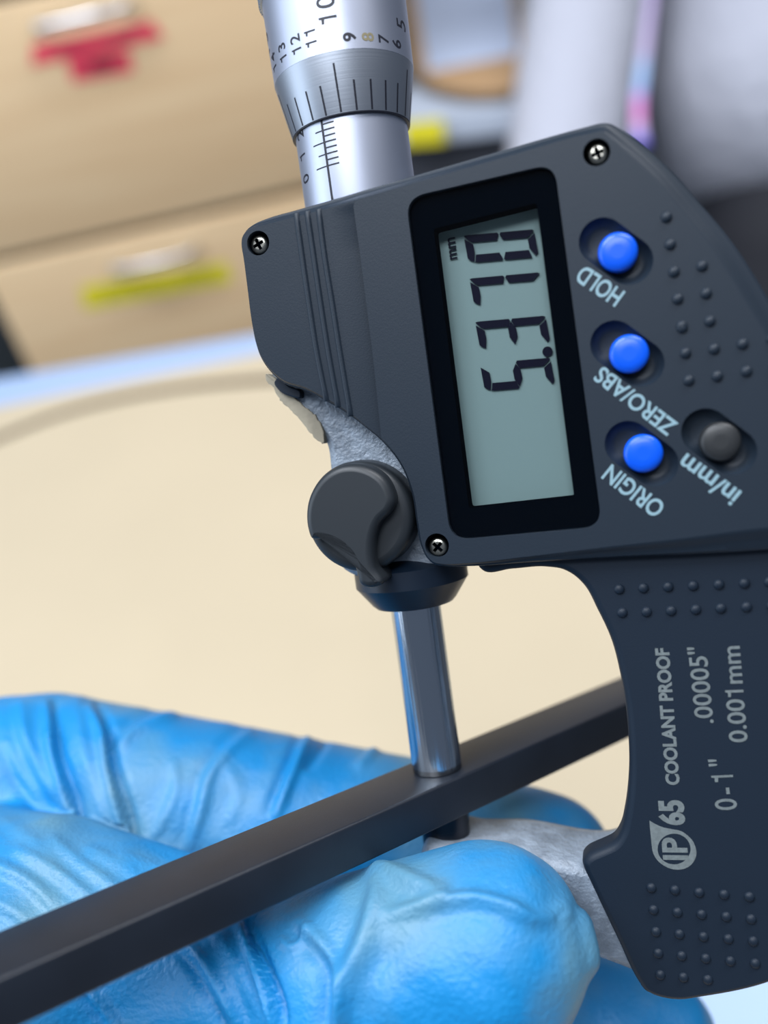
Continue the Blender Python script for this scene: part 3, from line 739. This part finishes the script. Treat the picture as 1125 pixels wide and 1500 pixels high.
# knurled grip
bm = bmesh.new(); seg = 180; R = []
for k, v in enumerate(np.linspace(v_k+.25, v_k+14, 42)):
    R.append([bm.verts.new(((8.75+(.22 if (j+k) % 2 else -.05))*math.cos(2*math.pi*j/seg)*MM, v*MM, (8.75+(.22 if (j+k) % 2 else -.05))*math.sin(2*math.pi*j/seg)*MM)) for j in range(seg)])
for a_, b_ in zip(R, R[1:]):
    for j in range(seg): bm.faces.new((a_[j], a_[(j+1) % seg], b_[(j+1) % seg], b_[j]))
bm.faces.new(R[0]); bm.faces.new(R[-1])
part('knurled_grip', tomesh(bm, 'knurled_grip', 20), m_satin2)
part('ratchet', revolve([(v_k+14, 6), (v_k+14.1, 7), (v_k+24, 7), (v_k+25, 6)], 'ratchet', 64, 30), m_satin)

# --- graduations wrapped on the round parts
def cyl_pt(th, v, r): return (r*math.sin(th)*MM, v*MM, r*math.cos(th)*MM)
def cline(th0, v0, th1, v1, hw, rf, along):
    """thin inlaid stroke; along='v' runs along the axis, else around it"""
    n = 8; bm_v = []; f = []
    for i in range(n+1):
        t = i/n; th = th0+(th1-th0)*t; v = v0+(v1-v0)*t
        for s in (-1, 1):
            if along == 'v': bm_v.append(cyl_pt(th+s*hw/rf(v), v, rf(v)+.018))
            else: bm_v.append(cyl_pt(th, v+s*hw, rf(v)+.018))
    for i in range(n): f.append((2*i, 2*i+1, 2*i+3, 2*i+2))
    return bm_v, f
def strokes(name, lst, m, parent, label=None):
    vs, fs = [], []
    for (a, b) in lst:
        k = len(vs); vs += a; fs += [tuple(i+k for i in q) for q in b]
    me = bpy.data.meshes.new(name); me.from_pydata(vs, [], fs); me.update(); return part(name, me, m, parent, label)
slv = [o for o in bpy.data.objects if o.name == 'sleeve'][0]; band = [o for o in bpy.data.objects if o.name == 'thimble_band'][0]
rs_ = lambda v: RS
th_i, v_top = cyl_hit(471, 175, rs_); th_j, v_bot = cyl_hit(485, 283, rs_); th_i = (th_i+th_j)/2
v0 = cyl_hit(480, 243, rs_)[1]
strokes('index_line', [cline(th_i, v_bot-.8, th_i, v_e+.2, .14, rs_, 'v')], m_ink, slv)
tr_ = (cyl_hit(497, 238, rs_)[0]-th_i); tlong = cyl_hit(464, 249, rs_)[0]-th_i; tsh = cyl_hit(467, 231, rs_)[0]-th_i
for k in range(9): strokes('graduation', [cline(th_i, v0+k*.66, th_i+tr_, v0+k*.66, .085, rs_, 'h')], m_ink, slv)
for k in range(5):
    strokes('graduation', [cline(th_i, v0+k*1.32, th_i+(tlong if k % 2 == 0 else tsh), v0+k*1.32, .075, rs_, 'h')], m_ink, slv)
def wrap_text(s, px, py, hmm, rf, m, parent, bold=0, wscale=1.0, name='numeral'):
    """reads along +v, its top towards -theta, centred on the pixel"""
    co, tris, mn, mx = text_mesh(s, bold, 1.12); cap = cap_height()
    bm = bmesh.new(); bv = [bm.verts.new(c) for c in co]
    for t in tris:
        try: bm.faces.new([bv[i] for i in t])
        except ValueError: pass
    bmesh.ops.triangulate(bm, faces=bm.faces[:])
    for _ in range(4):
        le = [e for e in bm.edges if e.calc_length() > .12]
        if not le: break
        bmesh.ops.subdivide_edges(bm, edges=le, cuts=1); bmesh.ops.triangulate(bm, faces=bm.faces[:])
    bm.verts.index_update(); co = [v.co[:] for v in bm.verts]; tris = [tuple(v.index for v in f.verts) for f in bm.faces]; bm.free()
    th, v = cyl_hit(px, py, rf); k = hmm/cap
    vs = []
    for c in co:
        y = (c[1]-cap/2)*k; x = (c[0]-(mn[0]+mx[0])/2)*k*wscale
        vs.append(cyl_pt(th-y/rf(v), v+x, rf(v+x)+.02))
    me = bpy.data.meshes.new(name); me.from_pydata(vs, [], tris); me.update(); return part(name, me, m, parent, s)
wrap_text('0', 448, 262, 1.6, rs_, m_ink, slv, .008, .95); wrap_text('1', 443, 230.5, 1.6, rs_, m_ink, slv, .008); wrap_text('2', 439.5, 197, 1.7, rs_, m_ink, slv, .008)
thL = cyl_hit(500, 165, rt)[0]; stp = math.radians(14.4)
for k in range(-12, 13):
    long_ = k % 5 == 0; th = thL+k*stp
    strokes('graduation', [cline(th, v_e+.2, th, v_e+(5.2 if long_ else 3.3), .11, rt, 'v')], m_ink, band)
for s, x, y, h in (('10', 478, 14, 2.0), ('11', 454.7, 56.5, 1.35), ('12', 433, 65, 1.35), ('13', 413.5, 77, 1.35), ('14', 401, 91, 1.35), ('9', 512, 54, 1.35), ('7', 562, 57, 1.35), ('6', 581.5, 64, 1.45)):
    wrap_text(s, x, y, h, rt, m_ink, thimble_o, .012 if s != '9' else .03)
wrap_text('8', 539, 54, 1.35, rt, m_gold, thimble_o, .02); wrap_text('5', 588, 36, 2.0, rt, m_ink, thimble_o); wrap_text('15', 393, 68, 2.0, rt, m_ink, thimble_o)

# ================================================================== SQUARE BAR between spindle and anvil
AZ, WB = .6305, 9.24
a_ = Vector((1, 0, 0)); a_ = (a_-vv*a_.dot(vv)).normalized(); b_ = a_.cross(vv)
bt = a_*math.cos(AZ)-b_*math.sin(AZ); bn = b_*math.cos(AZ)+a_*math.sin(AZ)      # along bar (right, away); across bar (towards viewer)
tipc = ray(640, 1152.74)*(113.945*.9447)-bn*(WB/2)-vv*(H_BAR/2)
BM = M @ Matrix.Translation(tipc*MM) @ Matrix((bt, vv, bn)).transposed().to_4x4()
me = rbox('square_bar', (.230, H_BAR*MM, WB*MM), .00035, (-.018, 0, 0), 3)
bar = link('square_bar', me, m_bar); bar.matrix_world = BM
tag(bar, 'matt black rectangular metal bar clamped between spindle and anvil, crossing the glove', 'metal bar')

# ================================================================== GLOVED HAND
def Hc(px, py, d, r): return (Vector(((px-CX)/F*d, -(py-CY)/F*d, -d))*MM, r*MM)
chains = [
    # thumb, in front
    [Hc(712, 1390, 99.5, 11.6), Hc(600, 1418, 101, 11.6), Hc(430, 1465, 106, 12.2), Hc(240, 1425, 111, 14.2), Hc(60, 1385, 115, 16.3), Hc(-150, 1380, 123, 20), Hc(-380, 1520, 138, 22)],
    # index finger behind the anvil
    [Hc(806, 1254, 131, 9.0), Hc(640, 1228, 133, 11.0), Hc(450, 1210, 136, 13.0), Hc(250, 1185, 139, 14.5), Hc(60, 1160, 141, 15.6), Hc(-120, 1200, 142, 17.5), Hc(-380, 1450, 144, 22)],
    # middle finger
    [Hc(950, 1520, 133, 10.0), Hc(760, 1462, 136, 11.0), Hc(500, 1400, 138, 12), Hc(250, 1350, 138, 13), Hc(0, 1330, 138, 16), Hc(-380, 1450, 140, 22)],
    # ring and little fingers, below the frame
    [Hc(900, 1730, 135, 9), Hc(640, 1680, 138, 10), Hc(300, 1600, 140, 12), Hc(0, 1540, 142, 16)],
    [Hc(780, 1900, 138, 8), Hc(500, 1850, 140, 9), Hc(200, 1760, 143, 11), Hc(-100, 1650, 145, 16), Hc(-380, 1520, 142, 22)],
    # palm, wrist, forearm
    [Hc(-380, 1480, 140, 23), Hc(-620, 1580, 148, 24), Hc(-900, 1700, 156, 26), Hc(-1250, 1840, 165, 31)],
]
gl = blob('glove', chains, .00050, 22)
n = len(gl.vertices); co = np.empty(n*3); gl.vertices.foreach_get('co', co); co = co.reshape(-1, 3)
nm = np.empty(n*3); gl.vertices.foreach_get('normal', nm); nm = nm.reshape(-1, 3)
px = CX+F*co[:, 0]/-co[:, 2]; py = CY-F*co[:, 1]/-co[:, 2]; dep = -co[:, 2]/MM
disp = np.zeros(n)
def crease(pts, amp, sig, d0=60, d1=200, side=0.0, taper=.25):
    """ridge (amp>0) or furrow (amp<0) along a line on the skin; side adds a drop on one flank"""
    P = np.array(catmull(pts, 6, False)); A, B = P[:-1], P[1:]
    m = (px > P[:, 0].min()-5*sig) & (px < P[:, 0].max()+5*sig) & (py > P[:, 1].min()-5*sig) & (py < P[:, 1].max()+5*sig) & (dep > d0) & (dep < d1)
    idx = np.where(m)[0]
    if len(idx) == 0: return
    Q = np.stack([px[idx], py[idx]], 1); best = np.full(len(idx), 1e9); bt_ = np.zeros(len(idx)); sg = np.zeros(len(idx)); N_ = len(A)
    for i in range(N_):
        ab = B[i]-A[i]; l2 = ab@ab+1e-9; t = np.clip(((Q-A[i])@ab)/l2, 0, 1); c = A[i]+t[:, None]*ab; d = np.hypot(*(Q-c).T)
        s = np.sign(ab[0]*(Q[:, 1]-A[i][1])-ab[1]*(Q[:, 0]-A[i][0])); u = d < best
        best[u] = d[u]; bt_[u] = (i+t[u])/N_; sg[u] = s[u]
    env = np.clip(np.minimum(bt_/taper, (1-bt_)/taper), 0, 1) if taper > 0 else np.ones(len(idx)); env = env**.7
    x = best*sg/sig
    f = np.exp(-x*x)+side*np.exp(-(x-1.8)**2/1.2)
    disp[idx] += amp*f*env
I = dict(d0=121)
T = dict(d0=60, d1=119)
# index finger folds
crease([(80, 1022), (84, 1060), (88, 1100), (104, 1150), (134, 1240)], -1.5, 7, side=-.9, **I)
crease([(140, 1026), (160, 1072), (169, 1124), (182, 1169), (206, 1255)], -1.7, 7, side=-.9, **I)
crease([(262, 1045), (225, 1058), (190, 1076), (170, 1100)], .8, 8, side=-.6, **I)
crease([(112, 1020), (118, 1080), (140, 1150), (168, 1240)], .8, 13, **I)
crease([(372, 1070), (338, 1099), (309, 1134), (294, 1189), (276, 1245)], .8, 8, side=-.5, **I)
crease([(452, 1080), (433, 1124), (412, 1175), (402, 1200)], 1.1, 7, side=-.7, **I)
crease([(480, 1080), (462, 1110), (448, 1130)], -.7, 7, **I)
crease([(252, 1110), (258, 1150), (240, 1200), (215, 1240)], .5, 8, **I)
crease([(330, 1120), (350, 1160), (330, 1210)], .3, 9, **I)
crease([(555, 1090), (540, 1110), (520, 1125)], .6, 7, **I)
crease([(30, 1025), (36, 1075), (55, 1120), (95, 1190)], .7, 9, side=-.6, **I)
crease([(0, 1090), (20, 1140), (60, 1190), (120, 1235)], -.8, 9, **I)
# folds fanning over the thumb base
for pts, a0 in (([(-40, 1255), (40, 1290), (85, 1335)], .8), ([(20, 1240), (80, 1275), (130, 1312)], .8), ([(70, 1225), (120, 1265), (170, 1300)], .7), ([(-30, 1310), (20, 1335), (45, 1352)], .7), ([(120, 1240), (180, 1270), (215, 1285)], .5), ([(170, 1250), (230, 1268), (262, 1272)], .4), ([(0, 1195), (40, 1225), (90, 1262)], .4)):
    crease(pts, a0*.7, 9, side=-.4, **T)
# folds below the bar
crease([(120, 1440), (150, 1475), (185, 1530)], .9, 7, side=-.7, **T)
crease([(262, 1375), (290, 1400), (315, 1440), (352, 1510)], 1.0, 8, side=-.7, **T)
crease([(318, 1365), (345, 1410), (370, 1460), (390, 1510)], .5, 9, **T)
crease([(362, 1345), (380, 1395), (398, 1440), (418, 1510)], -1.5, 7, side=-1.0, **T)
crease([(430, 1345), (462, 1372), (488, 1405), (498, 1445), (494, 1510)], 1.0, 10, side=-.6, **T)
crease([(410, 1370), (425, 1388), (445, 1370), (455, 1352)], .6, 6, **T)
crease([(545, 1262), (552, 1300), (545, 1342), (530, 1388), (508, 1432), (500, 1510)], 1.2, 15, side=-.35, **T)
crease([(545, 1262), (575, 1280), (610, 1296), (660, 1312)], 1.1, 14, **T)
crease([(560, 1344), (600, 1335), (650, 1322), (692, 1317), (735, 1328), (784, 1347), (815, 1342)], 1.3, 11, side=0, **T)
crease([(600, 1372), (560, 1410), (540, 1450), (535, 1510)], -.4, 16, **T)
crease([(812, 1338), (826, 1325), (832, 1350)], .35, 8, **T)
crease([(850, 1330), (862, 1380), (868, 1420), (872, 1445)], .9, 7, **T)
# slow unevenness
gx = co/MM
disp += .22*np.sin(gx[:, 0]*.55+1.3*np.sin(gx[:, 1]*.4))*np.sin(gx[:, 1]*.5+gx[:, 2]*.3)
front = np.clip(nm[:, 2]*3+1.2, 0, 1)
co += nm*(disp*front*MM)[:, None]
hand = thing('gloved_hand', M @ Matrix.Translation(Hc(-380, 1480, 140, 0)[0]), 'left hand in a thin blue nitrile glove pinching the lower end of the micrometer', 'hand')
base = Hc(-380, 1480, 140, 0)[0]
co -= np.array(base)[None, :]
gl.vertices.foreach_set('co', co.ravel()); gl.update()
def glove_mat():
    m = mat('nitrile_glove', srgb(20, 140, 235), .46, spec=.5, sss=.0); nt = m.node_tree; N = nt.nodes; Lk = nt.links; p = N['Principled BSDF']
    tc = N.new('ShaderNodeTexCoord')
    n1 = N.new('ShaderNodeTexNoise'); n1.inputs['Scale'].default_value = 55; n1.inputs['Detail'].default_value = 3
    r = N.new('ShaderNodeValToRGB'); r.color_ramp.elements[0].position = .42; r.color_ramp.elements[1].position = .66
    r.color_ramp.elements[0].color = srgb(14, 126, 188); r.color_ramp.elements[1].color = srgb(84, 134, 160)
    n2 = N.new('ShaderNodeTexNoise'); n2.inputs['Scale'].default_value = 1500; n2.inputs['Detail'].default_value = 3
    b = N.new('ShaderNodeBump'); b.inputs['Strength'].default_value = .6; b.inputs['Distance'].default_value = .00025
    for q in (n1, n2): Lk.new(tc.outputs['Object'], q.inputs['Vector'])
    Lk.new(n1.outputs['Fac'], r.inputs[0]); Lk.new(r.outputs[0], p.inputs['Base Color']); Lk.new(n2.outputs['Fac'], b.inputs['Height']); Lk.new(b.outputs[0], p.inputs['Normal'])
    return m
g = link('glove', gl, glove_mat()); g.parent = hand

slv2 = blob('jacket_sleeve', [[P_(-1180, 1810, .163, .036), P_(-1500, 1940, .18, .042), P_(-1900, 2100, .20, .046)]], .002, 4)
o = link('jacket_sleeve', slv2, m_coat); o.parent = hand; o.matrix_parent_inverse = hand.matrix_world.inverted()
